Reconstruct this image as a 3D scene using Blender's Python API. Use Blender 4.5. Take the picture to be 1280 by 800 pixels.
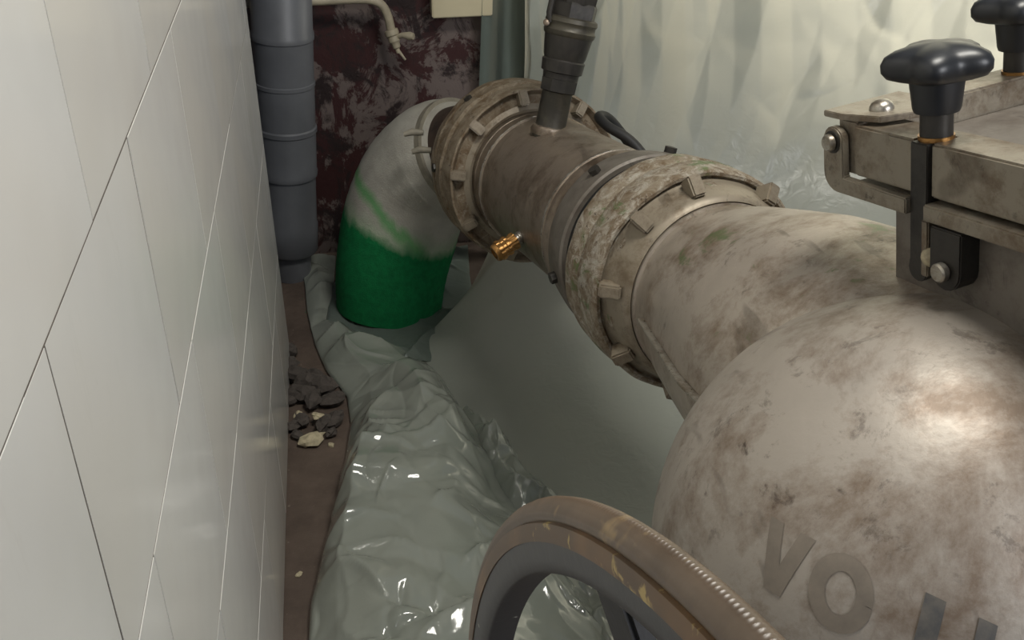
import bpy, bmesh, math, random
import numpy as np
from mathutils import Vector, Matrix, noise
for o in list(bpy.data.objects): bpy.data.objects.remove(o, do_unlink=True)
SC = bpy.context.scene
COL = SC.collection

# ------------------------------------------------------------------ camera
V = Vector
CAM = V((.2, 0, 1.56)); F = 1330.0
_p, _w = math.radians(30.9), math.radians(9.4)
FW = V((math.sin(_w)*math.cos(_p), math.cos(_w)*math.cos(_p), -math.sin(_p)))
RT = FW.cross(V((0, 0, 1))).normalized(); UP = RT.cross(FW)
cd = bpy.data.cameras.new('camera'); cam = bpy.data.objects.new('camera', cd); COL.objects.link(cam)
cd.sensor_width = 36; cd.lens = 36*F/1280; cd.clip_start = .02
M = Matrix.Identity(4)
for i in range(3): M[i][0] = RT[i]; M[i][1] = UP[i]; M[i][2] = -FW[i]; M[i][3] = CAM[i]
cam.matrix_world = M; SC.camera = cam

# ------------------------------------------------------------------ light
SC.view_settings.view_transform = 'Standard'; SC.view_settings.look = 'None'
SC.view_settings.exposure = 0.0; SC.view_settings.gamma = 1
w = bpy.data.worlds.new('world'); SC.world = w; w.use_nodes = True
w.node_tree.nodes['Background'].inputs[0].default_value = (.80, .88, 1, 1)
w.node_tree.nodes['Background'].inputs[1].default_value = .20
def area(name, loc, to, sx, sy, e, col):
    l = bpy.data.lights.new(name, 'AREA'); l.shape = 'RECTANGLE'; l.size = sx; l.size_y = sy; l.energy = e; l.color = col
    o = bpy.data.objects.new(name, l); COL.objects.link(o); o.location = loc
    o.rotation_euler = (V(to)-V(loc)).to_track_quat('-Z', 'Y').to_euler(); return o
area('ceiling_lamp', (.95, 1.0, 2.75), (.9, 1.2, 0), .8, .45, 37, (1, .965, .88))
area('room_window', (2.1, -1.3, 2.3), (.1, 1.1, .9), 1.1, 1.0, 46, (.96, .97, 1))
area('back_window', (1.95, 3.04, 1.35), (1.6, 1.5, .9), 2.2, 1.3, 90, (1, .97, .86))

# ------------------------------------------------------------------ materials
def srgb(r, g, b):
    f = lambda c: ((c/255+.055)/1.055)**2.4 if c > 10 else c/255/12.92
    return (f(r), f(g), f(b), 1)
class NT:
    def __init__(s, name, rough=.5, metal=0, spec=.5):
        s.m = bpy.data.materials.new(name); s.m.use_nodes = True; s.t = s.m.node_tree; s.b = s.t.nodes['Principled BSDF']
        s.b.inputs['Roughness'].default_value = rough; s.b.inputs['Metallic'].default_value = metal
        s.b.inputs['Specular IOR Level'].default_value = spec
        s.co = s.n('ShaderNodeTexCoord').outputs['Object']; s.h = None
    def n(s, t): return s.t.nodes.new(t)
    def l(s, a, b): s.t.links.new(a, b)
    def noise(s, scale, detail=4, rough=.6, stretch=None, dist=0):
        n = s.n('ShaderNodeTexNoise'); n.inputs['Scale'].default_value = scale; n.inputs['Detail'].default_value = detail
        n.inputs['Roughness'].default_value = rough; n.inputs['Distortion'].default_value = dist
        if stretch:
            mp = s.n('ShaderNodeMapping'); mp.inputs['Scale'].default_value = stretch
            if len(stretch) > 3: pass
            s.l(s.co, mp.inputs[0]); s.l(mp.outputs[0], n.inputs[0])
        else: s.l(s.co, n.inputs[0])
        return n.outputs['Fac']
    def ramp(s, v, a, b):
        r = s.n('ShaderNodeMapRange'); r.inputs[1].default_value = a; r.inputs[2].default_value = b; s.l(v, r.inputs[0]); return r.outputs[0]
    def math(s, op, a, b=None):
        m = s.n('ShaderNodeMath'); m.operation = op
        for i, x in enumerate((a, b)):
            if x is None: continue
            if isinstance(x, (int, float)): m.inputs[i].default_value = x
            else: s.l(x, m.inputs[i])
        return m.outputs[0]
    def mix(s, f, a, b):
        m = s.n('ShaderNodeMix'); m.data_type = 'RGBA'
        if isinstance(f, float): m.inputs[0].default_value = f
        else: s.l(f, m.inputs[0])
        for i, x in ((6, a), (7, b)):
            if isinstance(x, tuple): m.inputs[i].default_value = x
            else: s.l(x, m.inputs[i])
        return m.outputs[2]
    def color(s, c):
        if isinstance(c, tuple): s.b.inputs['Base Color'].default_value = c
        else: s.l(c, s.b.inputs['Base Color'])
        return s
    def bump(s, v, st, d=.01):
        b = s.n('ShaderNodeBump'); b.inputs['Strength'].default_value = st; b.inputs['Distance'].default_value = d
        s.l(v, b.inputs['Height'])
        if s.h: s.l(s.h, b.inputs['Normal'])
        s.h = b.outputs[0]; s.l(s.h, s.b.inputs['Normal']); return s
    def rough(s, v): s.l(v, s.b.inputs['Roughness']); return s
    def set(s, **k):
        for a, v in k.items(): s.b.inputs[a.replace('_', ' ')].default_value = v
        return s
def plain(name, c, rough=.5, metal=0, var=.25, scale=40, bump=.1):
    s = NT(name, rough, metal); d = tuple(x*(1-var) for x in c[:3])+(1,)
    f = s.ramp(s.noise(scale), .35, .7); s.color(s.mix(f, c, d))
    if bump: s.bump(s.noise(scale*3), bump, .003)
    return s.m

def dirty_steel(name, base, stain, dark, s1=6, s2=22, metal=.35, rough=.42, green=0, stretch=None):
    s = NT(name, rough, metal)
    n1 = s.ramp(s.noise(s1, 8, .74, stretch, .25), .46, .62); n2 = s.ramp(s.noise(s2, 8, .7, None, .4), .60, .72)
    n3 = s.ramp(s.noise(s1*.5, 3, .5), .4, .65)
    c = s.mix(n1, base, stain); c = s.mix(s.math('MULTIPLY', n2, n3), c, dark); n4 = s.ramp(s.noise(s1*2.0, 8, .78, (1, 1, .6), .5), .58, .64); c = s.mix(s.math('MULTIPLY', n4, .45), c, dark)
    sc = s.ramp(s.noise(30, 3, .5, (1, .12, .35)), .66, .70); c = s.mix(s.math('MULTIPLY', sc, .35), c, dark)
    if green:
        g = s.ramp(s.noise(9, 5, .7, None, .5), green, green+.05); c = s.mix(s.math('MULTIPLY', g, .75), c, srgb(92, 112, 70))
    s.color(c); r = s.ramp(s.noise(s2, 5), .2, .8)
    s.rough(s.math('ADD', s.math('MULTIPLY', r, .25), rough-.1)); s.bump(s.noise(s2*3, 6), .12, .004)
    return s.m
MAT = {}
MAT['steel'] = dirty_steel('dirty_steel', srgb(136, 124, 111), srgb(98, 84, 70), srgb(52, 44, 36), 9, 30, .55, .36)
MAT['cone'] = dirty_steel('cone_steel', srgb(170, 160, 148), srgb(128, 112, 96), srgb(56, 48, 38), 9, 34, .5, .36, green=.60)
MAT['body'] = dirty_steel('body_steel', srgb(156, 148, 138), srgb(116, 101, 87), srgb(58, 46, 38), 6, 26, .35, .46)
MAT['bracket'] = dirty_steel('bracket_steel', srgb(140, 132, 118), srgb(108, 94, 78), srgb(60, 50, 40), 14, 50, .45, .4)
MAT['bright'] = dirty_steel('bright_steel', srgb(170, 165, 155), srgb(130, 120, 105), srgb(70, 60, 50), 30, 90, .8, .3)
MAT['neck'] = dirty_steel('neck_steel', srgb(112, 106, 98), srgb(92, 84, 76), srgb(50, 44, 40), 8, 30, .3, .5)
def crust_mat(name, gthr, lo=.47):
    s = NT(name, .65, .15)
    a = s.ramp(s.noise(26, 8, .75, None, .8), .40, .62); b = s.ramp(s.noise(34, 8, .8, None, 1), lo, lo+.14)
    c = s.mix(a, srgb(140, 128, 110), srgb(98, 78, 54)); c = s.mix(b, c, srgb(172, 166, 154))
    g = s.ramp(s.noise(12, 5, .7, None, .5), gthr, gthr+.06); c = s.mix(s.math('MULTIPLY', g, .8), c, srgb(84, 104, 58))
    d = s.ramp(s.noise(60, 6, .8), .60, .66); c = s.mix(d, c, srgb(62, 48, 34)); s.color(c)
    s.bump(s.noise(60, 8, .8), .7, .006); return s.m
MAT['crust'] = crust_mat('crusted_steel', .57); MAT['crust_dry'] = crust_mat('limed_steel', .9, .56)
MAT['face'] = dirty_steel('ring_face', srgb(140, 130, 114), srgb(108, 94, 76), srgb(60, 50, 40), 14, 40, .3, .45, green=.64)
MAT['black'] = plain('black_plastic', srgb(26, 28, 32), .38, 0, .2, 60, .02)
MAT['rubber_black'] = plain('black_rubber', srgb(24, 24, 25), .6)
MAT['dark_iron'] = dirty_steel('dark_iron', srgb(52, 49, 45), srgb(38, 36, 34), srgb(28, 26, 24), 12, 40, .3, .42)
MAT['stub'] = dirty_steel('olive_iron', srgb(70, 66, 56), srgb(52, 49, 43), srgb(34, 34, 30), 12, 40, .3, .42)
_s = NT('chipped_black_paint', .42); _s.color(_s.mix(_s.ramp(_s.noise(70, 3, .5), .70, .72), srgb(50, 51, 52), srgb(150, 148, 138))); _s.bump(_s.noise(90, 4), .1, .002); MAT['rim_black'] = _s.m
MAT['brass'] = plain('brass', srgb(176, 132, 78), .32, .85, .4, 90, .2)
MAT['rust'] = dirty_steel('rusty_iron', srgb(66, 52, 44), srgb(46, 36, 32), srgb(26, 22, 20), 12, 40, .2, .65)
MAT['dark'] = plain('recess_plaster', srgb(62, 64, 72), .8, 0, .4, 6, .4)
MAT['pvc'] = plain('grey_pvc', srgb(94, 96, 100), .42, 0, .2, 9, .05)
MAT['cream'] = plain('cream_paint', srgb(170, 160, 138), .5, 0, .25, 30, .2)
MAT['panel'] = plain('cream_panel', srgb(196, 186, 156), .5, 0, .08, 8, .05)
MAT['band'] = plain('dull_band', srgb(140, 134, 120), .6, .1, .3, 30, .2)
MAT['chip_light'] = plain('plaster_chip', srgb(196, 184, 154), .8, 0, .5, 60, .5)
MAT['chip_dark'] = plain('dark_rubble', srgb(82, 75, 70), .9, 0, .5, 50, .5)
MAT['mark'] = NT('worn_letter', .55, .1); _s = MAT['mark']
_s.color(_s.mix(_s.ramp(_s.noise(22, 6, .7), .35, .65), srgb(106, 98, 88), srgb(126, 116, 104))); MAT['mark'] = _s.m
_s = NT('ghost_letter', .5, .15); _s.color(_s.mix(_s.ramp(_s.noise(30, 6, .7), .4, .6), srgb(122, 112, 100), srgb(146, 136, 124))); MAT['ghost'] = _s.m
_s = NT('slate_letter', .4, .2); _s.color(_s.mix(_s.ramp(_s.noise(30, 6, .7), .35, .7), srgb(78, 78, 78), srgb(112, 106, 98))); MAT['slate'] = _s.m  # darker than the other letters, with reflection put into the colour
# tiles
s = NT('glazed_tile', .17, 0, .5)
c = s.mix(s.ramp(s.noise(2.2, 4, .5), .35, .65), srgb(208, 207, 203), srgb(202, 199, 192))
c = s.mix(s.math('MULTIPLY', s.ramp(s.noise(26, 4, .7, (1, 1, .25)), .62, .72), .08), c, srgb(160, 152, 138))
s.color(c); s.rough(s.math('ADD', s.math('MULTIPLY', s.ramp(s.noise(3, 3), .35, .7), .06), .13)); s.bump(s.noise(5, 2), .12, .01); MAT['tile'] = s.m
MAT['grout'] = plain('grout', srgb(92, 84, 76), .9, 0, .4, 40, .3)
# painted back wall
s = NT('peeling_red_paint', .7)
a = s.ramp(s.noise(7, 8, .72, (1, 1, .8), .7), .49, .53); b = s.ramp(s.noise(11, 8, .7, (1, 1, .7), .6), .50, .58)
c = s.mix(a, srgb(54, 22, 22), srgb(104, 92, 88)); c = s.mix(b, c, srgb(34, 20, 20)); s.color(c)
s.bump(a, .35, .006); s.bump(s.noise(40, 6, .7), .4, .006); MAT['back'] = s.m
# floor
s = NT('brown_screed', .75)
c = s.mix(s.ramp(s.noise(6, 8, .7), .35, .65), srgb(100, 86, 76), srgb(76, 64, 56))
c = s.mix(s.ramp(s.noise(70, 4, .7), .68, .72), c, srgb(156, 146, 132)); c = s.mix(s.math('MULTIPLY', s.ramp(s.noise(16, 4, .7), .68, .70), .7), c, srgb(40, 96, 66))
s.color(c); s.bump(s.noise(40, 8, .7), .6, .008); MAT['floor'] = s.m
# plastic sheeting
def plastic(name, c1, c2, rough, trans, coat=.0, bs=28, bst=.25):
    s = NT(name, rough, 0, .5); s.color(s.mix(s.ramp(s.noise(3, 3), .3, .7), c1, c2))
    s.bump(s.noise(bs, 3, .5, None, 1.2), bst, .01); s.set(Coat_Weight=coat, Coat_Roughness=.08)
    tr = s.n('ShaderNodeBsdfTranslucent'); tr.inputs[0].default_value = srgb(226, 222, 206); mx = s.n('ShaderNodeMixShader'); mx.inputs[0].default_value = trans
    out = [n for n in s.t.nodes if n.type == 'OUTPUT_MATERIAL'][0]
    s.l(s.b.outputs[0], mx.inputs[1]); s.l(tr.outputs[0], mx.inputs[2]); s.l(mx.outputs[0], out.inputs[0]); return s.m
MAT['film'] = plastic('curtain_film', srgb(176, 180, 171), srgb(168, 173, 164), .32, .36)
MAT['film_shade_dull'] = plastic('shade_dull_film', srgb(104, 114, 108), srgb(94, 104, 98), .36, .15)  # darker copy of the curtain film; holds the narrow fold's shade
MAT['film_gloss'] = plastic('crumpled_film', srgb(146, 150, 141), srgb(128, 134, 126), .13, .10, .7, 18, .15)
# fabric hose: pale weave above, green foam-like coating below
s = NT('hose_fabric', .85, 0, .2)
sep = s.n('ShaderNodeSeparateXYZ'); s.l(s.co, sep.inputs[0])
nz = s.math('MULTIPLY', s.math('SUBTRACT', s.noise(7, 4, .6, (1.6, 1.6, .8), .4), .5), .10)
hgt = s.math('ADD', s.math('ADD', sep.outputs[2], nz), s.math('MULTIPLY', sep.outputs[0], .40))
f = s.ramp(hgt, .285, .250)
cw = s.mix(s.ramp(s.noise(9, 5, .6), .35, .7), srgb(174, 171, 162), srgb(146, 143, 134))
st = s.ramp(s.noise(11, 4, .6, (1, 1, 2.4), .8), .56, .62); band = s.math('MULTIPLY', s.ramp(hgt, .46, .36), s.ramp(sep.outputs[0], .13, .03))
ln = s.math('ABSOLUTE', s.math('ADD', s.math('SUBTRACT', s.math('ADD', sep.outputs[2], s.math('MULTIPLY', sep.outputs[0], 1.15)), .335), nz)); lf = s.math('MULTIPLY', s.ramp(ln, .035, .005), s.ramp(sep.outputs[0], .13, .08))
cw = s.mix(s.math('MULTIPLY', lf, .8), cw, srgb(84, 150, 88)); cw = s.mix(s.math('MULTIPLY', s.ramp(hgt, .33, .27), .45), cw, srgb(110, 158, 108))
c = s.mix(f, cw, s.mix(s.ramp(s.noise(60, 4), .3, .7), srgb(20, 116, 66), srgb(14, 96, 54))); s.color(c)
wv = s.n('ShaderNodeTexVoronoi'); wv.inputs['Scale'].default_value = 230; s.l(s.co, wv.inputs[0])
s.bump(wv.outputs[0], .35, .002); MAT['hose'] = s.m
# tread of the wheel
s = NT('brown_rubber', .36, 0, .5); c = s.mix(s.ramp(s.noise(40, 4), .3, .7), srgb(100, 85, 70), srgb(78, 65, 52)); s.color(s.mix(s.ramp(s.noise(18, 4, .7), .60, .68), c, srgb(150, 128, 92))); MAT['tread'] = s.m
s = NT('tan_rubber', .42, 0, .5)
c = s.mix(s.ramp(s.noise(14, 3), .4, .6), srgb(108, 80, 48), srgb(80, 60, 38)); c = s.mix(s.ramp(s.noise(38, 5, .6, None, .5), .63, .67), c, srgb(164, 142, 86)); s.color(c); MAT['tan'] = s.m

# ------------------------------------------------------------------ helpers
def at(px, py, dep): return CAM + (FW + RT*((px-640)/F) + UP*((400-py)/F))*dep
def at_x(px, py, x):
    r = FW + RT*((px-640)/F) + UP*((400-py)/F); return CAM + r*((x-CAM.x)/r.x)
def at_y(px, py, y):
    r = FW + RT*((px-640)/F) + UP*((400-py)/F); return CAM + r*((y-CAM.y)/r.y)
def at_z(px, py, z):
    r = FW + RT*((px-640)/F) + UP*((400-py)/F); return CAM + r*((z-CAM.z)/r.z)
def thing(name, label, cat, loc, group=None):
    o = bpy.data.objects.new(name, None); o.empty_display_size = .05; COL.objects.link(o); o.location = loc
    o['label'] = label; o['category'] = cat
    if group: o['group'] = group
    return o
def tag(o, label, cat, group=None, kind=None):
    if label: o['label'] = label
    if cat: o['category'] = cat
    if group: o['group'] = group
    if kind: o['kind'] = kind
    return o
def chain(o):
    m = Matrix.Translation(o.location) if not o.parent else chain(o.parent)
    return m
def link(name, me, mat, parent=None, loc=None, M=None):
    if mat and not me.materials: me.materials.append(MAT[mat] if isinstance(mat, str) else mat)
    o = bpy.data.objects.new(name, me); COL.objects.link(o)
    if M is not None: o.matrix_world = M
    if loc is not None: o.location = loc
    if parent:
        o.parent = parent
        root = parent
        inv = Matrix.Identity(4)
        # parents are unrotated empties or identity meshes, so the world offset is the empties' location
        while root: inv = inv @ Matrix.Translation(-root.location) if root.type == 'EMPTY' else inv; root = root.parent
        o.matrix_parent_inverse = inv
    return o
def mesh(name, vs, fs, smooth=True, angle=None):
    me = bpy.data.meshes.new(name); me.from_pydata([tuple(v) for v in vs], [], fs); me.update()
    bm = bmesh.new(); bm.from_mesh(me); bmesh.ops.recalc_face_normals(bm, faces=bm.faces); bm.to_mesh(me); bm.free()
    if smooth:
        me.polygons.foreach_set('use_smooth', [True]*len(me.polygons)); me.set_sharp_from_angle(angle=math.radians(angle or 38))
    return me
def recenter(o):
    """put the origin of a top-level single mesh at the middle of its base"""
    me = o.data; vs = [v.co for v in me.vertices]
    c = V(((min(v.x for v in vs)+max(v.x for v in vs))/2, (min(v.y for v in vs)+max(v.y for v in vs))/2, min(v.z for v in vs)))
    me.transform(Matrix.Translation(-c)); o.location = c; return o
def frame(o, z, x=None):
    z = V(z).normalized(); x = V(x) if x else (V((1, 0, 0)) if abs(z.x) < .8 else V((0, 1, 0)))
    x = (x - z*x.dot(z)).normalized(); y = z.cross(x); m = Matrix.Identity(4)
    for i in range(3): m[i][0] = x[i]; m[i][1] = y[i]; m[i][2] = z[i]; m[i][3] = o[i]
    return m
def lathe(prof, M, seg=64, caps=True, fac=None, name='lathe'):
    vs = []; fs = []; n = len(prof)
    for (z, r) in prof:
        for k in range(seg):
            a = 2*math.pi*k/seg; rr = r if fac is None else r*fac(a, z)
            vs.append(M @ V((rr*math.cos(a), rr*math.sin(a), z)))
    for i in range(n-1):
        for k in range(seg):
            k2 = (k+1) % seg; fs.append((i*seg+k, i*seg+k2, (i+1)*seg+k2, (i+1)*seg+k))
    if caps: fs.append(tuple(range(seg))); fs.append(tuple((n-1)*seg+k for k in range(seg)))
    return mesh(name, vs, fs)
def tube(path, rad, seg=20, caps=True, name='tube'):
    n = len(path); path = [V(p) for p in path]; rad = rad if isinstance(rad, (list, tuple)) else [rad]*n
    vs = []; fs = []; t0 = (path[1]-path[0]).normalized(); x = frame(path[0], t0).col[0].to_3d()
    for i, p in enumerate(path):
        t = (path[min(i+1, n-1)]-path[max(i-1, 0)]).normalized(); x = (x - t*x.dot(t)).normalized(); y = t.cross(x)
        for k in range(seg):
            a = 2*math.pi*k/seg; vs.append(p + (x*math.cos(a)+y*math.sin(a))*rad[i])
    for i in range(n-1):
        for k in range(seg):
            k2 = (k+1) % seg; fs.append((i*seg+k, i*seg+k2, (i+1)*seg+k2, (i+1)*seg+k))
    if caps: fs.append(tuple(range(seg))); fs.append(tuple((n-1)*seg+k for k in range(seg)))
    return mesh(name, vs, fs)
def spline(pts, n=12):
    pts = [V(p) for p in pts]; P_ = [pts[0]*2-pts[1]]+pts+[pts[-1]*2-pts[-2]]; o = []
    for i in range(1, len(P_)-2):
        for k in range(n):
            t = k/n; a, b, c, d = P_[i-1:i+3]
            o.append(.5*((2*b)+(c-a)*t+(2*a-5*b+4*c-d)*t*t+(3*b-a-3*c+d)*t**3))
    o.append(pts[-1]); return o
def bevelled(me, w, seg=2):
    bm = bmesh.new(); bm.from_mesh(me); bmesh.ops.remove_doubles(bm, verts=bm.verts, dist=1e-6)
    es = [e for e in bm.edges if len(e.link_faces) == 2 and e.calc_face_angle(0) > .5]
    bmesh.ops.bevel(bm, geom=es, offset=w, segments=seg, affect='EDGES', clamp_overlap=True); bm.to_mesh(me); bm.free()
    me.polygons.foreach_set('use_smooth', [True]*len(me.polygons)); me.set_sharp_from_angle(angle=math.radians(40)); return me
def prism(poly, a, b, M, bev=.0015, name='prism'):
    n = len(poly); vs = [M @ V((x, y, a)) for x, y in poly]+[M @ V((x, y, b)) for x, y in poly]
    fs = [tuple(range(n)), tuple(range(n, 2*n))]+[(i, (i+1) % n, n+(i+1) % n, n+i) for i in range(n)]
    me = mesh(name, vs, fs, False)
    return bevelled(me, bev) if bev else me
def box(x0, x1, y0, y1, z0, z1, M=Matrix.Identity(4), bev=.002, name='box'):
    return prism([(x0, y0), (x1, y0), (x1, y1), (x0, y1)], z0, z1, M, bev, name)
def struct(o, label=None):
    o['kind'] = 'structure'
    if label: o['label'] = label
    return o

# ------------------------------------------------------------------ setting
fl = struct(link('floor', box(-.5, 3.2, -1.5, 3.3, -.1, 0, bev=0), 'floor'), 'bare brown screed floor')
EY = 2.49
wl = struct(link('wall_left', box(-.16, .0035, -1.2, EY-.004, 0, 2.5, bev=.004), 'grout'), 'white tiled wall on the left')
tile_me = box(-.006, .006, -.1789, .1789, -.1489, .1489, bev=.0005, name='tile')
tile_me.materials.append(MAT['tile'])
rnd = random.Random(3)
for r_, z in enumerate((.156, .456, .756, 1.056, 1.356, 1.656, 1.956)):
    off = {0: .24, 1: .013, 2: .24, 3: .06, 4: .24, 5: .06, 6: .24}[r_]
    off = {0: .24, 1: .015, 2: .0 , 3: .24, 4: .06, 5: .24, 6: .06}[r_]
    off = .60 if r_ in (0, 1+2, 5) else None
    # joints: the row under the long joint starts at .60, its neighbours half a tile further
    base = {3: .602, 4: .78, 2: .735, 1: .602, 0: .75, 5: .60, 6: .78}[r_]
    y = base - .36*3
    while y < EY:
        a, b = y, min(y+.36, EY)
        if a < -.9: y += .36; continue
        if b-a > .35:
            o = link('tile', tile_me, None, wl, M=Matrix.Translation((-.002+rnd.uniform(-.0002, .0003), (a+b)/2, z)) @ Matrix.Rotation(rnd.uniform(-.0012, .0012), 4, 'Z') @ Matrix.Rotation(rnd.uniform(-.0012, .0012), 4, 'Y'))
        elif b-a > .03:
            link('tile', box(-.008, .004, a+.0011, b, z-.1489, z+.1489, bev=.0005, name='tile'), 'tile', wl)
        y += .36
BY = 3.08
struct(link('wall_back', box(-.5, 3.2, BY, BY+.15, 0, 2.5, bev=0), 'back'), 'back wall with peeling dark red paint')
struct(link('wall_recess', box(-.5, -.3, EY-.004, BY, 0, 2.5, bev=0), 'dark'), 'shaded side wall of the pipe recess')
# uneven cement bead along the end of the tiled wall
bead = []
for i in range(61):
    z = .0+i*.035; bead.append(V((-.006+.003*noise.noise(V((0, 0, z*9))), EY-.001+.004*noise.noise(V((3, 0, z*12))), z)))
struct(link('trim_1', tube(bead, .007, 8), 'grout'), 'rough cement bead on the end of the tiled wall')

# ------------------------------------------------------------------ pipe run frame
P0 = V((.7554, 1.4615, .7131)); D = V((-.157, .9727, -.1707)).normalized()
U = V((-.12, .17, .978)); U = (U-D*U.dot(D)).normalized(); S = D.cross(U)
def MP(t=0): return frame(P0+D*t, D, S)            # x = S, y = D x S
def pol(phi, t, r):
    a = math.radians(phi); return P0+D*t+(S*math.cos(a)+U*math.sin(a))*r
MPm = MP()
lug_me = box(-.019, .016, -.011, .011, -.012, .024, bev=.003, name='lug')
def lugs(par, angs, t, r, tilt, mat, sc=1):
    for a in angs:
        rad = (S*math.cos(math.radians(a))+U*math.sin(math.radians(a)))
        z = (-D*math.cos(tilt)+rad*math.sin(tilt)).normalized()
        link('lug', lug_me, mat, par, M=frame(P0+D*t+rad*r, z, rad) @ Matrix.Scale(sc, 4))

# ---- pump housing (tank)
B = V((.792, .800, .724)); RB = .296; LB = .42
tk = thing('pump_housing', 'large round dirt-streaked steel pump housing with worn lettering in the foreground', 'pump', (B.x+.2, B.y, 0))
prof = []
for i in range(33):
    a = math.pi/2*i/32; prof.append((-RB*math.cos(a), max(RB*math.sin(a), .002)))
for i in range(1, 9): prof.append((LB*i/8, RB))
for i in range(1, 17):
    a = math.pi/2*i/16; prof.append((LB+.08*math.sin(a), max(RB*math.cos(a), .002)))
link('body_shell', lathe(prof, frame(B, S, U), 128), 'body', tk)
cone = [(-.052, .147), (-.058, .150), (-.064, .150), (-.066, .146), (-.072, .146), (-.075, .150), (-.095, .152), (-.10, .155), (-.16, .168), (-.24, .183), (-.32, .197), (-.40, .203), (-.50, .204), (-.66, .200)]
link('outlet_cone', lathe(cone, MPm, 96), 'cone', tk)
# flat steel strap welded along the cone
stp = []
for i in range(14):
    q = i/13; stp.append(pol(171+q*3, -.125-q*.27, .163+.041*min(1, q*1.25)))
def strip(path, wdir, wd, th, name='strip'):
    vs = []; fs = []
    for i, p in enumerate(path):
        t = (path[min(i+1, len(path)-1)]-path[max(i-1, 0)]).normalized(); x = (wdir(p)-t*wdir(p).dot(t)).normalized(); y = t.cross(x)
        for a, b in ((-1, -1), (1, -1), (1, 1), (-1, 1)): vs.append(p+x*a*wd/2+y*b*th/2)
    n = len(path)
    for i in range(n-1):
        for k in range(4): fs.append((i*4+k, i*4+(k+1) % 4, i*4+4+(k+1) % 4, i*4+4+k))
    fs += [(0, 1, 2, 3), tuple((n-1)*4+k for k in range(4))]
    return bevelled(mesh(name, vs, fs, False), .001)
link('weld_strap', strip(stp, lambda p: (p-P0-D*(p-P0).dot(D)), .016, .004), 'bright', tk)
# feet (stand the housing on the floor)
for sx in (.05, .42):
    link('foot', box(-.03, .03, -.1, .1, -B.z, -RB*.8, Matrix.Translation(B+S*sx), .004), 'steel', tk)

# ---- lettering following the shell
def shell(p, off):
    q = min(max((p-B).dot(S), 0), LB); c = B+S*q; return c+(p-c).normalized()*(RB+off)
def hit(px, py):
    r = (FW+RT*((px-640)/F)+UP*((400-py)/F)).normalized(); oc = CAM-B; b = oc.dot(r); cc = oc.dot(oc)-RB*RB; return CAM+r*(-b-math.sqrt(b*b-cc))
A0 = hit(962, 738); A1 = hit(1100, 815); NB = ((A0+A1)/2-B).normalized()
bx = (A1-A0); bx = (bx-NB*bx.dot(NB)).normalized(); by = NB.cross(bx)
if by.z < 0: by = -by
H = (hit(975, 652)-A0).length
def letter(name, polys, ox, mat, skew=-.12, sc=1):
    vs = []; fs = []
    for (pts, wd) in polys:
        n = max(2, int(len(pts)))
        dense = []
        for i in range(len(pts)-1):
            a, b = V(pts[i]+(0,)), V(pts[i+1]+(0,))
            k = max(1, int((b-a).length/.12))
            for j in range(k): dense.append(a.lerp(b, j/k))
        dense.append(V(pts[-1]+(0,))); k0 = len(vs)
        for i, p in enumerate(dense):
            t = (dense[min(i+1, len(dense)-1)]-dense[max(i-1, 0)]).normalized(); nn = V((-t.y, t.x, 0))
            if abs(t.y) > .3 and len(pts) == 2: nn = V((1, 0, 0))
            for w_ in (-.5, -.17, .17, .5):
                q = p+nn*wd*w_; vs.append((q.x, q.y))
        for i in range(len(dense)-1):
            for w_ in range(3): b0 = k0+i*4+w_; fs.append((b0, b0+1, b0+5, b0+4))
    top = [shell(A0+bx*((x+skew*y)*H*sc+ox)+by*y*H*sc, .0009) for x, y in vs]
    me = mesh(name, top, fs, True); return link(name, me, mat, tk)
lv = letter('letter', [([(-.22, 1), (.02, 0)], .25), ([(.34, 1), (.06, 0)], .25)], 0, 'mark'); lv['label'] = 'worn grey letter V'
circ = [(.34+.34*math.cos(a), .5+.42*math.sin(a)) for a in [math.pi*2*i/28 for i in range(29)]]
lo = letter('letter', [(circ, .24)], .66*H, 'mark'); lo['label'] = 'worn grey letter O'
l1 = letter('letter', [([(0, 1.05), (0, -.3)], .3)], 2.22*H, 'slate'); l1['label'] = 'dark upright stroke of a letter'
l2 = letter('letter', [([(0, 1.05), (0, -.3)], .3)], 3.02*H, 'slate'); l2['label'] = 'short dark stroke of the last letter'

# ---- neck and clamp frame
K = at(1140, 174, 1.07)
a_ = math.radians(86); FY = (S*math.cos(a_)-D*math.sin(a_)).normalized(); FX = FY.cross(U).normalized(); 
if FX.dot(S) < 0: FX = -FX
MK = Matrix.Identity(4)
for i in range(3): MK[i][0] = FX[i]; MK[i][1] = FY[i]; MK[i][2] = U[i]; MK[i][3] = K[i]
neck_y0 = -.040
link('neck', box(.012, .36, neck_y0, .36, -.25, -.075, MK, .003), 'neck', tk)
cf = thing('clamp_frame', 'square steel clamp frame with slotted bar on the housing neck at upper right', 'clamp', MK @ V((.15, .1, -.07)))
# near bar, slotted for the swing bolt
link('near_bar', prism([(0, -.090), (.05, -.090), (.05, .42), (0, .42), (0, .026), (.03, .026), (.03, .002), (0, .002)], -.056, 0, MK, .0025), 'bracket', cf)
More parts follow.
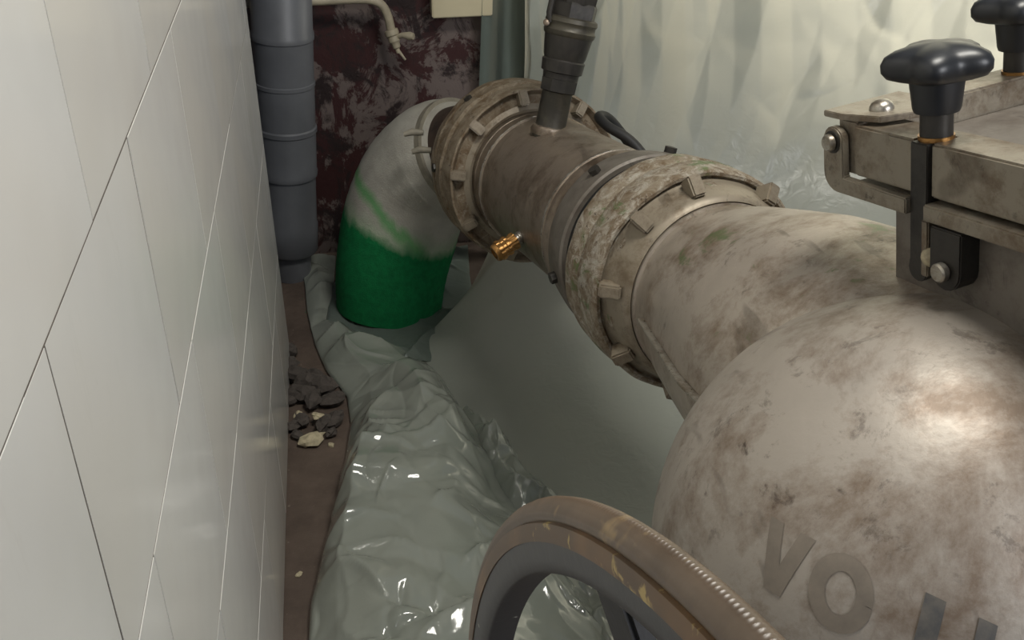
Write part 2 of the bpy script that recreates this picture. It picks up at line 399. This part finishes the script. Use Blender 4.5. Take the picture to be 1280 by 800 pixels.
# side plate: rounded link at the far end running into the lip below the bar
def arcp(cx, cy, r, a0, a1, n=8): return [(cx+r*math.cos(math.radians(a0+(a1-a0)*i/n)), cy+r*math.sin(math.radians(a0+(a1-a0)*i/n))) for i in range(n+1)]
MS = MK @ Matrix(((0, 0, 1, 0), (1, 0, 0, 0), (0, 1, 0, 0), (0, 0, 0, 1)))     # prism x->FY, y->U, z->FX
plate = arcp(-.1125, -.020, .017, 180, 20)[::1]+[(-.096, -.058), (.002, -.060), (.002, -.077), (-.085, -.077)]+arcp(-.108, -.055, .022, 270, 180)
link('link_plate', prism(plate, -.010, .000, MS, .0015), 'bracket', cf)
link('lip', box(-.010, .04, .026, .42, -.078, -.0605, MK, .002), 'bracket', cf)
link('lip', box(.0, .04, -.085, .002, -.077, -.0605, MK, .002), 'bracket', cf)
pin = lathe([(0, .006), (.003, .0095), (.007, .0095), (.009, .008)], MK @ Matrix.Translation((-.010, -.1125, -.020)) @ Matrix.Rotation(-math.pi/2, 4, 'Y'), 20)
link('pin', pin, 'bright', cf)
link('retaining_ring', lathe([(0, .0125), (.0015, .0125)], MK @ Matrix.Translation((-.010, -.1125, -.020)) @ Matrix.Rotation(-math.pi/2, 4, 'Y'), 24), 'dark_iron', cf)
link('corner_post', box(.002, .016, -.117, -.085, -.056, .004, MK, .002), 'bracket', cf)
pl = [(-.004, -.135), (.10, -.135), (.10, -.085), (.055, -.045), (.012, -.062), (-.004, -.105)]
link('corner_plate', prism(pl, .004, .011, MK, .001), 'bracket', cf)
link('bolt_head', lathe([(0, .013), (.003, .013), (.007, .011), (.010, .007), (.0115, .001)], MK @ Matrix.Translation((.034, -.085, .011)), 24), 'bright', cf)
link('far_bar', box(.05, .42, -.135, -.085, -.05, .006, MK, .0025), 'bracket', cf)
link('lid', box(.05, .36, -.085, .36, -.06, -.025, MK, .004), 'neck', cf)

# swing bolt with star knob
def star_knob(label, base, sc=1.0):
    Mb = MK @ Matrix.Translation(base) @ Matrix.Diagonal((sc*.91, sc*.91, sc*.98, 1))
    k = thing('star_knob', label, 'knob', Mb.translation, None)
    def lob(a, z):
        q = max(0, min(1, (z-.058)/.008)); return 1+q*.13*(math.cos(5*a+.5))
    pr = [(0, .014), (.022, .0145), (.024, .019), (.028, .024), (.032, .0255), (.060, .0285), (.062, .040), (.065, .0475), (.071, .0515), (.079, .052), (.086, .0485), (.091, .040), (.095, .026), (.0965, .012), (.097, .001)]
    link('knob_head', lathe(pr[3:], Mb, 80, fac=lob), 'black', k)
    link('sleeve', lathe([(-.002, .0175), (.032, .0175)], Mb, 32), 'dark_iron', k)
    link('washer', lathe([(-.001, .0195), (.0035, .0195)], Mb, 32), 'brass', k)
    return k, Mb
k1, Mb1 = star_knob('black plastic star knob in front, on the slotted bar', (.018, .014, .0))
sb = link('threaded_rod', lathe([(-.125, .0085), (0, .0085)], MK @ Matrix.Translation((.012, .014, 0)), 20), 'dark_iron', k1)
eye = [(.002, -.001), (.026, -.001), (.026, -.125)]+arcp(.014, -.135, .014, 0, -180)+[(.002, -.125)]
link('swing_bar', prism(eye, -.004, .006, MS, .001), 'dark_iron', k1)
k2, Mb2 = star_knob('black plastic star knob behind, on the far bar, cut by the frame', (.245, -.105, .006))
# hinge lug below the lip
lg_ = arcp(.060, -.122, .021, 180, 360)+[(.081, -.079), (.039, -.079)]
hl = link('hinge_lug', prism(lg_, -.012, .014, MS, .0015), 'dark_iron', cf)
link('hinge_lug', prism([(.030, -.079), (.030, -.140), (.020, -.140), (.020, -.079)], -.006, .014, MS, .0015), 'bracket', cf)
link('pin', lathe([(0, .0065), (.004, .010), (.010, .010), (.012, .008)], MK @ Matrix.Translation((-.010, .060, -.122)) @ Matrix.Rotation(-math.pi/2, 4, 'Y'), 20), 'bright', cf)
link('spacer_ball', lathe([(-.011*math.cos(a), max(.011*math.sin(a), .0005)) for a in [math.pi*i/12 for i in range(13)]], MK @ Matrix.Translation((.0, .030, -.118)), 20), 'chip_light', cf)

# ---- near coupling
nc = thing('coupling_ring', 'near crusted flange coupling ring with green and white residue, beside the housing', 'coupling', (P0.x, P0.y, .5))
wob = lambda a, z: 1+.004*math.sin(a*7+z*40)+.003*math.sin(a*17)
link('rear_ring', lathe([(.140, .155), (.140, .176), (.134, .185), (.126, .189), (.086, .191), (.078, .187), (.070, .186)], MPm, 128, fac=wob), 'crust', nc)
link('front_ring', lathe([(.069, .150), (.069, .188), (.063, .1915), (.010, .191), (.002, .189), (-.003, .185), (-.003, .180), (.004, .177), (-.002, .170), (-.020, .167), (-.036, .162), (-.050, .157), (-.055, .150)], MPm, 128, fac=wob), 'crust', nc)
link('face_ring', lathe([(.006, .178), (.000, .174), (-.006, .170), (-.030, .1665), (-.048, .1615), (-.056, .158), (-.060, .152), (-.056, .149)], MPm, 128, caps=False), 'face', nc)
lugs(nc, (94, 127, 166, 204, 244, 284, 325, 8, 49), -.022, .172, .5, 'face')

# ---- pipe section between the couplings
sp = thing('pipe_section', 'stained steel pipe section between the two couplings, carrying the dark valve stub', 'pipe', (.66, 2.0, .45))
tb = [(.86, .150), (.80, .151), (.797, .147), (.792, .147), (.789, .153), (.752, .153), (.749, .156), (.742, .156), (.739, .153), (.345, .153), (.342, .156), (.334, .156), (.331, .153), (.322, .154), (.318, .160), (.300, .160), (.296, .158), (.272, .160), (.268, .166)]
link('tube', lathe(tb, MPm, 96), 'steel', sp)
for tz in (.746, .338):
    link('weld_seam', lathe([(tz-.003, .1535), (tz-.002, .1568), (tz+.002, .1568), (tz+.003, .1535)], MPm, 160, caps=False, fac=lambda a, z: 1+.006*(math.sin(a*61) > .1)*(math.sin(a*7) > -.6)), 'bright', sp)
link('flange', lathe([(.270, .165), (.262, .170), (.214, .177), (.186, .178), (.182, .174)], MPm, 96), 'neck', sp)
link('gap_shade', lathe([(.182, .166), (.139, .166)], MPm, 96), 'rubber_black', sp)  # black ring stands for the shade in the gap behind the coupling
bolt_me = lathe([(-.006, .011), (.008, .011), (.009, .008)], Matrix.Identity(4), 6, name='bolt')
for a in (116, 184, 232, 280, 330, 22, 68):
    rad = S*math.cos(math.radians(a))+U*math.sin(math.radians(a))
    link('bolt', bolt_me, 'dark_iron', sp, M=frame(P0+D*.215+rad*.179, rad, D))
# dark valve stub, leaning back to the right
vb = pol(96, .625, .145); vax = (U*.93+S*.34-FW*.02).normalized(); MV = frame(vb, vax, S)
link('stub_pipe', lathe([(-.01, .036), (.01, .034), (.016, .032), (.085, .032), (.088, .034)], MV, 32), 'stub', sp)
link('weld_bead', lathe([(-.006, .037), (.004, .040), (.012, .037), (.014, .032)], MV, 32, fac=lambda a, z: 1+.03*math.sin(9*a)), 'steel', sp)

vf = thing('hose_fitting', 'black fittings and hose rising from the pipe stub to the top edge', 'fitting', vb+vax*.088)
hexf = lambda n: (lambda a, z: math.cos(math.pi/n)/math.cos((a % (2*math.pi/n))-math.pi/n))
link('hex_nipple', lathe([(.086, .036), (.088, .039), (.112, .040), (.114, .037)], MV, 48, fac=hexf(8)), 'dark_iron', vf)
link('reducer', lathe([(.113, .037), (.125, .038), (.127, .043), (.150, .045), (.153, .042), (.160, .0445), (.185, .048), (.20, .050)], MV, 48), 'dark_iron', vf)
link('locking_ring', lathe([(.199, .050), (.203, .053), (.210, .0545), (.214, .0515), (.222, .0515), (.227, .0545), (.235, .053), (.238, .048)], MV, 48), 'stub', vf)
link('hex_nut', lathe([(.225, .045), (.228, .049), (.262, .051), (.268, .047)], MV, 48, fac=hexf(6)), 'dark_iron', vf)
link('upper_fitting', lathe([(.266, .045), (.285, .047), (.288, .052), (.32, .053), (.325, .049), (.36, .047)], MV, 48, fac=hexf(8)), 'dark_iron', vf)
link('hose', tube(spline([MV @ V((0, 0, .35)), MV @ V((.01, 0, .45)), MV @ V((.06, 0, .6)), MV @ V((.16, .02, .72))], 8), .036, 24), 'rubber_black', vf)
lv0 = MV @ V((-.050, -.01, .222))
link('cam_lever', tube([lv0, lv0+vax*.02-S*.006, lv0+vax*.075-S*.004, lv0+vax*.11+S*.006], .0065, 10), 'dark_iron', vf)
link('ring_pull', lathe([(-.004, .004), (-.002, .007), (.002, .007), (.004, .004)], frame(lv0-S*.008, FW), 16), 'steel', vf)

# brass tap coupling on the side of the pipe
bd = (S*math.cos(math.radians(198))+U*math.sin(math.radians(198))-D*.12).normalized(); bb = pol(186, .485, .146)
MB_ = frame(bb, bd, D)
bc = thing('brass_coupling', 'small brass quick coupling sticking out of the left side of the pipe', 'coupling', bb)
link('nipple', lathe([(-.01, .013), (.012, .013), (.013, .011), (.020, .011)], MB_, 24), 'bright', bc)
kn = lambda a, z: 1+.035*math.cos(a*16)
link('knurled_sleeve', lathe([(.018, .014), (.020, .018), (.028, .018), (.030, .0165), (.036, .0165), (.038, .0205), (.044, .0205), (.046, .0185), (.052, .0185), (.054, .021), (.062, .021)], MB_, 64, fac=kn), 'brass', bc)
link('socket', lathe([(.060, .019), (.068, .019), (.072, .0165), (.0725, .011), (.060, .0105), (.058, .002)], MB_, 32), 'brass', bc)

# black hose looping behind the pipe
lp = [pol(5, .50, .18), pol(34, .56, .175), pol(50, .61, .174), pol(52, .66, .185), pol(36, .71, .20), pol(5, .70, .22)]
o = recenter(link('rubber_hose', tube(spline(lp, 8), .011, 16), 'rubber_black')); tag(o, 'black rubber hose curving behind the pipe beside the valve stub', 'hose')

# ---- far coupling
fc = thing('coupling_ring', 'far brown crusted coupling ring next to the fabric hose', 'coupling', (.61, 2.33, .35))
link('front_ring', lathe([(.822, .152), (.828, .190), (.818, .196), (.812, .201), (.813, .205), (.822, .207), (.868, .208), (.873, .203), (.884, .203)], MPm, 128, fac=wob), 'crust_dry', fc)
link('rear_ring', lathe([(.884, .16), (.884, .203), (.890, .210), (.930, .211), (.936, .205), (.944, .205), (.950, .209), (.985, .206), (1.002, .198), (1.020, .180), (1.030, .150)], MPm, 128, fac=wob), 'crust_dry', fc)
link('face_ring', lathe([(.815, .199), (.826, .192), (.836, .184), (.830, .176), (.822, .166), (.818, .158), (.820, .152)], MPm, 128, caps=False), 'face', fc)
lugs(fc, (91, 130, 166, 203, 243, 283, 323, 5, 46), .826, .184, .3, 'face', 1.0)
link('collar', lathe([(1.02, .150), (1.05, .156), (1.09, .158), (1.12, .150)], MPm, 64), 'rust', fc)
rod0 = pol(128, 1.0, .195)
for a in (118, 168):
    link('rim_bolt', bolt_me, 'steel', fc, M=frame(pol(a, .93, .208), (pol(a, .93, 1)-pol(a, .93, 0)), D))

# ---- elbow and fabric hose
hp = [(.285, 2.705, 0), (.297, 2.715, .10), (.322, 2.735, .20), (.352, 2.75, .29), (.395, 2.75, .372), (.455, 2.715, .44), (.51, 2.66, .487)]
path = spline(hp, 10); n = len(path)
hb = thing('suction_hose', 'thick fabric-covered suction hose, white above and bright green below, bending down to the floor', 'hose', (.285, 2.705, 0))
rad = [.152+.014*min(1, i/22) + .0004*math.sin(i*1.9) for i in range(n)]
for i in range(n):
    q = i/(n-1)
    if q > .8: rad[i] -= .032*((q-.8)/.2)**2
me = tube(path, rad, 96)
hs = link('hose_sleeve', me, 'hose', hb)
me.transform(Matrix.Translation((-.285, -2.705, 0))); hs.location = (.285, 2.705, 0)
hs.matrix_parent_inverse = Matrix.Translation((-.285, -2.705, 0))
link('elbow', tube(spline([(.49, 2.68, .47), (.545, 2.61, .505), pol(0, 1.10, 0)], 8), .126, 64), 'rust', hb)
# clamp band of the sleeve with two eyelets
i0 = n-3; c0 = path[i0]; tdir = (path[i0+1]-path[i0-1]).normalized(); MBn = frame(c0, tdir)
link('clamp_band', lathe([(-.009, rad[i0]-.004), (-.009, rad[i0]+.006), (.009, rad[i0]+.005), (.009, rad[i0]-.006)], MBn, 64, caps=False), 'band', hb)
link('cord', lathe([(-.022, rad[i0]+.000), (-.023, rad[i0]+.009), (-.028, rad[i0]+.009), (-.029, rad[i0]+.000)], MBn, 64, caps=False), 'rubber_black', hb)
for px, py in ((520, 168), (530, 190)):
    q = at(px, py, 2.62)
    link('band_tab', tube([q-RT*.03, q-RT*.01+UP*.006, q+RT*.018+UP*.004], [.006, .009, .007], 12), 'band', hb)

# ---- grey drain pipe in the recess
dp = thing('drain_pipe', 'grey plastic drain pipe with sockets standing behind the end of the tiled wall', 'pipe', (.005, 2.95, 0))
dax = V((.068, 0, 1)).normalized(); MD = frame((.004, 2.95, 0), dax)
link('spigot', lathe([(.0, .058), (.10, .058)], MD, 48), 'pvc', dp)
link('bend_end', lathe([(.088, .060), (.088, .076), (.094, .080), (.175, .082), (.180, .079), (.33, .079)], MD, 64), 'pvc', dp)
link('socket', lathe([(.33, .079), (.333, .084), (.345, .0855), (.352, .083), (.465, .083), (.468, .0865), (.480, .0865), (.484, .0825)], MD, 64), 'pvc', dp)
link('upper_length', lathe([(.482, .0825), (.60, .0825), (.602, .085), (.612, .085), (.614, .0825), (.73, .0825), (.732, .0855), (.748, .0855), (.752, .0825), (1.6, .0825)], MD, 64), 'pvc', dp)

# ---- cream water pipe with tap
wt = thing('water_pipe', 'thin cream painted water pipe with small tap bending down the red wall', 'pipe', at_y(495, 45, 3.0))
wp = [at_y(250, 5, 3.0), at_y(320, 4, 3.0), at_y(400, 1, 3.0), at_y(452, -1, 3.0), at_y(474, 4, 3.0), at_y(484, 18, 3.0), at_y(489, 38, 3.0)]
link('tube', tube(spline(wp, 8), .0125, 16), 'cream', wt)
tp = at_y(490, 42, 3.0); tq = at_y(497, 62, 2.99)
dd = (tq-tp).normalized(); MT = frame(tp, dd)
link('tap_body', lathe([(-.012, .015), (-.010, .020), (.004, .020), (.008, .016), (.022, .017), (.028, .012), (.040, .011), (.044, .006), (.056, .006)], MT, 24), 'cream', wt)
hq = at_y(512, 45, 2.975)
link('tap_handle', tube([tp+dd*.012, tp.lerp(hq, .6), hq, hq+(hq-tp).normalized()*.012], [.007, .007, .012, .009], 14), 'cream', wt)
link('hose_tail', tube([tq, tq+dd*.03+RT*.012], [.005, .003], 10), 'cream', wt)

# ---- cream panel high on the red wall
pa, pb = at_y(540, 22, 3.03), at_y(640, 20, 3.03)
pn = link('wall_panel', box(pa.x, pb.x+.12, 3.02, BY, pa.z, pa.z+.5, bev=.003), 'panel'); recenter(pn)
tag(pn, 'flat cream panel fixed at the top of the red wall', 'panel')

# ------------------------------------------------------------------ plastic sheets
def tri(a): return np.abs((a % 1)*2-1)
def crumple(x, y, seed, lams, amps):
    r = np.random.RandomState(seed); h = np.zeros_like(x)
    for L, A in zip(lams, amps):
        wx = x+.22*L*np.sin(y/L*2.1+r.rand()*6)+.1*L*np.sin(y/L*4.7); wy = y+.22*L*np.sin(x/L*1.9+r.rand()*6)
        t = []
        for k in range(3):
            a = r.rand()*math.pi; t.append(tri((wx*math.cos(a)+wy*math.sin(a))/L/(1+.6*k)+r.rand()))
        h += A*(np.minimum(t[0], t[1])*.8+.5*t[2])
    return h
def creases(x, y, seed, num, wid, amp, ln):
    r = np.random.RandomState(seed); h = np.zeros_like(x); x0, x1, y0, y1 = x.min(), x.max(), y.min(), y.max()
    for k in range(num):
        cx, cy, a = x0+r.rand()*(x1-x0), y0+r.rand()*(y1-y0), r.rand()*math.pi; L = ln*(.4+r.rand()); W = wid*(.6+.9*r.rand()); A = amp*(.4+r.rand())*(1 if r.rand() > .35 else -1)
        dx, dy = x-cx, y-cy; t = dx*math.cos(a)+dy*math.sin(a); d = -dx*math.sin(a)+dy*math.cos(a)+.12*L*np.sin(t/L*3+k)
        side = np.where(d > 0, np.exp(-d/W), np.exp(d/(W*3.5)))      # steep on one side, slack on the other
        h += A*side*np.clip(1-(t/L)**2, 0, 1)
    return h
def grid_obj(name, X, Y, Z, mat, mask=None, ang=70):
    nu, nv = X.shape; vs = np.stack([X, Y, Z], -1).reshape(-1, 3); fs = []
    ok = np.ones((nu-1, nv-1), bool) if mask is None else (mask[:-1, :-1] & mask[1:, :-1] & mask[:-1, 1:] & mask[1:, 1:])
    I, J = np.nonzero(ok); a = I*nv+J; F_ = np.stack([a, a+nv, a+nv+1, a+1], -1)
    used = np.unique(F_); mp = -np.ones(len(vs), int); mp[used] = np.arange(len(used)); vs = vs[used]; F_ = mp[F_]
    me = bpy.data.meshes.new(name); me.from_pydata(vs.tolist(), [], F_.tolist()); me.update()
    me.polygons.foreach_set('use_smooth', [True]*len(me.polygons)); me.set_sharp_from_angle(angle=math.radians(ang))
    return recenter(link(name, me, mat))
def interp(q, pts):
    pts = np.array(pts, float); u = np.linspace(0, 1, len(pts)); return np.stack([np.interp(q, u, pts[:, k]) for k in range(pts.shape[1])], -1)
def smooth1(a, n):
    k = np.hanning(n+2)[1:-1]; k /= k.sum(); p = np.pad(a, ((n//2, n//2), (0, 0)), 'edge'); return np.stack([np.convolve(p[:, i], k, 'valid')[:len(a)] for i in range(a.shape[1])], -1)
# main sheet: hangs behind the pipe and runs forward over the floor as an apron
nu, nv = 420, 280
u = np.linspace(0, 1, nu)
Fp = smooth1(interp(u**1.15, [(.47, 2.60), (.37, 2.50), (.36, 2.34), (.41, 2.15), (.45, 1.95), (.51, 1.74), (.62, 1.52), (.95, 1.3), (1.5, 1.2), (2.3, 1.1)]), 25)
Bp = smooth1(interp(u, [(.735, 3.0), (.86, 2.93), (1.0, 2.86), (1.22, 2.78), (1.5, 2.7), (1.85, 2.6), (2.3, 2.45), (2.8, 2.25)]), 41)
v = np.linspace(0, 1, nv); Uu, Vv = np.meshgrid(u, v, indexing='ij')
ap = np.clip(Vv/.5, 0, 1); up_ = np.clip((Vv-.5)/.5, 0, 1)
w0, w1, w2 = (1-ap)**2, 2*ap*(1-ap), ap**2
X = Fp[:, 0:1]*w0+Bp[:, 0:1]*(w1+w2); Y = Fp[:, 1:2]*w0+Bp[:, 1:2]*(w1+w2)
Z = .014*w0+.16*w1+.72*w2+up_*1.5
hang = np.clip((Z-.25)/.5, 0, 1)
s_arc = Uu*2.6
fold = (.045*np.sin(s_arc*5.2+1.4*np.sin(s_arc*2.3)+.5*Z)+.035*tri(s_arc*1.7+Z*.35)+.040*tri(s_arc*2.9-Z*.6+.3)+.02*tri(s_arc*5.3+Z*.9+.1))*hang
cr = crumple(s_arc, Z, 5, (.6, .28, .12), (.040, .014, .004))*(.25+.75*hang)
X = X-(fold+cr)*.25; Y = Y-(fold+cr)*.95*np.clip(ap*5, 0, 1)
Y = Y-creases(s_arc, Z, 4, 130, .014, .012, .22)*np.clip(hang+.15, 0, 1)
Z = Z+(crumple(X, Y, 9, (.5, .2), (.012, .003))+creases(X, Y, 8, 40, .012, .006, .2))*(1-hang)*np.clip(ap*8, .1, 1)
Y = np.minimum(Y, BY-.01)
o = grid_obj('plastic_sheet', X, Y, Z, 'film'); tag(o, 'pale translucent plastic sheet hanging behind the pipe and lying under it', 'plastic sheet')
# narrow fold left of the valve stub, its shade put into a darker film
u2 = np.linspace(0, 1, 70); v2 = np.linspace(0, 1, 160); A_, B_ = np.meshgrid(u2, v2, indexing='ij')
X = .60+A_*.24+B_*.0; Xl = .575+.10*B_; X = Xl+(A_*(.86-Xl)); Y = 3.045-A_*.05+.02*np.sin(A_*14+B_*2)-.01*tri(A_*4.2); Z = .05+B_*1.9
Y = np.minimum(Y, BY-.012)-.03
o = grid_obj('plastic_sheet', X, Y, Z, 'film_shade_dull'); tag(o, 'narrow green strip of plastic sheet coloured as if in shade between the red wall and the valve stub', 'plastic sheet')

# crumpled sheet on the floor
def dist_line(x, y, pl_):
    d = np.full(x.shape, 9.)
    for a, b in zip(pl_[:-1], pl_[1:]):
        a = np.array(a); b = np.array(b); ab = b-a; t = np.clip(((x-a[0])*ab[0]+(y-a[1])*ab[1])/(ab@ab), 0, 1)
        d = np.minimum(d, np.hypot(x-a[0]-t*ab[0], y-a[1]-t*ab[1]))
    return d
def band_sheet(name, left, right, mat, seed, ridge, lams, amps, nu=130, nv=340, base=.008, edge=.06, sideways=.5, ncr=60):
    v = np.linspace(0, 1, nv); L = smooth1(interp(v, left), 9); R = smooth1(interp(v, right), 9); u = np.linspace(0, 1, nu)[:, None]
    X = L[:, 0]*(1-u)+R[:, 0]*u; Y = L[:, 1]*(1-u)+R[:, 1]*u
    wd = np.hypot(R[:, 0]-L[:, 0], R[:, 1]-L[:, 1]); e = np.clip(np.minimum(u, 1-u)*wd/edge, 0, 1)**.6
    h = base+e*np.clip((2.62-Y)/.5, .3, 1)*(crumple(X, Y, seed, lams, amps)+sum(a*np.exp(-dist_line(X, Y, pl_)**2/(2*w_*w_)) for pl_, a, w_ in ridge))
    h = h+e*(creases(X, Y, seed+7, ncr, .011, .018, .15)+creases(X, Y, seed+8, ncr, .005, .009, .10)); h = np.maximum(h, .003)
    e2 = .25+.75*e
    X2 = X+e2*sideways*(crumple(X+3, Y, seed+1, lams[1:], amps[1:])-amps[1]*.6); Y2 = Y+e*sideways*crumple(X, Y+5, seed+2, lams[1:], amps[1:])
    return grid_obj(name, X2, Y2, h, mat)
left = [(.05, 1.1), (.05, 1.35), (.055, 1.55), (.095, 1.75), (.13, 1.95), (.155, 2.13), (.15, 2.25), (.10, 2.38), (.07, 2.52), (.05, 2.7), (.04, 2.9), (.04, 3.04)]
right = [(.66, 1.1), (.63, 1.35), (.58, 1.55), (.51, 1.78), (.46, 2.0), (.43, 2.15), (.40, 2.30), (.33, 2.45), (.22, 2.51), (.14, 2.62), (.125, 2.80), (.14, 3.04)]
o = band_sheet('plastic_sheet', left, right, 'film_gloss', 24, [([(.31, 2.22), (.35, 2.0), (.37, 1.8)], .06, .05), ([(.20, 1.9), (.26, 1.6), (.28, 1.3)], .07, .10)], (.42, .19, .075), (.075, .022, .002), ncr=90)
tag(o, 'glossy crumpled plastic sheet bunched on the floor along the tiled wall', 'plastic sheet')
o = band_sheet('plastic_sheet', [(.60, 1.0), (.58, 1.3), (.53, 1.52), (.49, 1.72), (.45, 1.92), (.42, 2.12)], [(1.3, 1.0), (1.2, 1.3), (.80, 1.5), (.62, 1.72), (.54, 1.92), (.46, 2.12)], 'film_gloss', 61, [], (.2, .09, .04), (.03, .02, .008), edge=.03)
tag(o, 'finely wrinkled shiny plastic showing through and behind the wheel', 'plastic sheet')
o = band_sheet('plastic_sheet', [(.14, 2.36), (.10, 2.60), (.12, 2.84), (.2, 3.0)], [(.44, 2.36), (.53, 2.62), (.54, 2.85), (.56, 3.05)], 'film_shade_dull', 33, [([(.11, 2.62), (.11, 2.8), (.3, 2.98)], .04, .03)], (.26, .12, .05), (.018, .012, .003), nv=160, edge=.04, ncr=20)
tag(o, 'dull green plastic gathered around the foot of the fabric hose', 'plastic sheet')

# ------------------------------------------------------------------ wheel
WN = V((-.98823, -.15256, -.01155)).normalized(); WC = V((.2726, .0505, 1.1868)); WC = CAM+(WC-CAM)*1.5
MW = frame(WC, WN, (0, 0, 1)) @ Matrix.Scale(1.5, 4)
wh = thing('hand_wheel', 'hand wheel with ribbed brown rubber rim and black metal inner rim in the foreground', 'wheel', (WC.x, WC.y, 0))
def ring(prof, name, seg=240, rib=0, closed=True):
    vs = []; fs = []; n_ = len(prof); m_ = n_ if closed else n_-1
    for k in range(seg):
        a = 2*math.pi*k/seg
        for i, (h, r) in enumerate(prof):
            g = rib*(k % 2) if 0 < i < n_-1 else 0
            vs.append(MW @ V(((r+g)*math.cos(a), (r+g)*math.sin(a), h)))
    for k in range(seg):
        k2 = (k+1) % seg
        for i in range(m_): j = (i+1) % n_; fs.append((k*n_+i, k*n_+j, k2*n_+j, k2*n_+i))
    return mesh(name, vs, fs, True, 60)
link('ribbed_grip', ring([(.0044, .2446), (.0050, .2460), (.0046, .2470), (.0032, .2487), (.0016, .2497), (0, .2500), (-.0016, .2495), (-.003, .2482), (-.0045, .246), (-.006, .241)], 'ribbed_grip', 1900, .0005, False), 'tread', wh)
link('grip_wall', ring([(.0040, .2450), (.0056, .2446), (.0062, .2415), (.0060, .2398), (-.006, .2398), (-.0055, .2445)], 'grip_wall'), 'tan', wh)
link('metal_rim', ring([(.0056, .2402), (.0054, .2350), (.0042, .2315), (.0032, .2308), (-.0062, .2308), (-.0068, .2320), (-.0068, .2402)], 'metal_rim'), 'rim_black', wh)
hub = MW @ V((0, 0, -.03))
for k in range(5):
    a = math.radians(-38+72*k)
    e = MW @ V((.232*math.cos(a), .232*math.sin(a), -.003)); b_ = MW @ V((.02*math.cos(a), .02*math.sin(a), -.035))
    tdir = (e-b_).normalized(); ml = frame(b_, tdir, WN); L = (e-b_).length  # flat bar
    link('spoke', box(-.004, .004, -.014, .014, 0, L, ml, .002, 'spoke'), 'rubber_black', wh)
link('hub', lathe([(-.06, .03), (-.02, .032), (-.015, .02)], MW, 32), 'rim_black', wh)
link('axle', lathe([(-.16, .013), (-.05, .013)], MW, 24), 'bright', wh)
ax = MW @ V((0, 0, -.15))
link('stand', box(ax.x-.02, ax.x+.02, ax.y-.03, ax.y+.03, 0, ax.z+.03, bev=.003), 'rim_black', wh)

# ------------------------------------------------------------------ rubble between wall and sheet
def chunk(loc, s, seed, flat=.6):
    bm = bmesh.new(); bmesh.ops.create_icosphere(bm, subdivisions=2, radius=1); r = random.Random(seed)
    off = V((r.random()*9, r.random()*9, r.random()*9)); rz = Matrix.Rotation(r.random()*6, 3, 'Z')
    for v_ in bm.verts:
        c_ = v_.co.copy(); q = V([round(k*1.6)/1.6 for k in c_]); c_ = c_.lerp(q, .6)*(1+.45*noise.noise(c_*1.3+off))
        c_.z *= flat; v_.co = rz @ V((c_.x*s, c_.y*s*.7, c_.z*s))
    zm = min(v_.co.z for v_ in bm.verts)
    for v_ in bm.verts: v_.co.z -= zm
    me = bpy.data.meshes.new('chunk'); bm.to_mesh(me); bm.free(); return me
def chip(name, px, py, s, mat, label, cat, seed, flat=.5, z=0, group=None):
    o = link(name, chunk(None, s, seed, flat), mat, loc=at_z(px, py, z)-V((0, 0, .002))); tag(o, label, cat, group); return o
chip('plaster_fragment', 390, 553, .034, 'chip_light', 'largest pale flat plaster fragment, lowest of the debris pile by the wall', 'rubble', 3, .35)
chip('plaster_fragment', 398, 523, .018, 'chip_light', 'small pale plaster fragment lying above the largest flat one', 'rubble', 5, .5, .02)
chip('plaster_fragment', 373, 522, .016, 'chip_light', 'small pale plaster fragment against the tiled wall in the debris', 'rubble', 8, .5, .015)
chip('plaster_fragment', 414, 557, .010, 'chip_light', 'tiny pale chip right of the largest flat plaster fragment', 'rubble', 9, .4)
chip('plaster_fragment', 374, 719, .009, 'chip_light', 'lone white chip on bare floor by the wall, near the bottom', 'rubble', 12, .4)
rr = random.Random(11)
for k, (px, py, s_) in enumerate([(372, 478, .036), (388, 488, .040), (404, 492, .040), (418, 506, .032), (380, 500, .036), (392, 508, .034), (368, 538, .022), (406, 536, .030), (420, 530, .028), (378, 532, .026), (366, 505, .022), (415, 545, .018), (372, 548, .018), (364, 462, .03), (362, 445, .03), (395, 478, .03)]):
    chip('rubble_piece', px, py, s_, 'chip_dark', 'grey-brown lump in the dark debris heap between wall and plastic sheet', 'rubble', 20+k, .6, group='dark rubble in the gap by the wall')
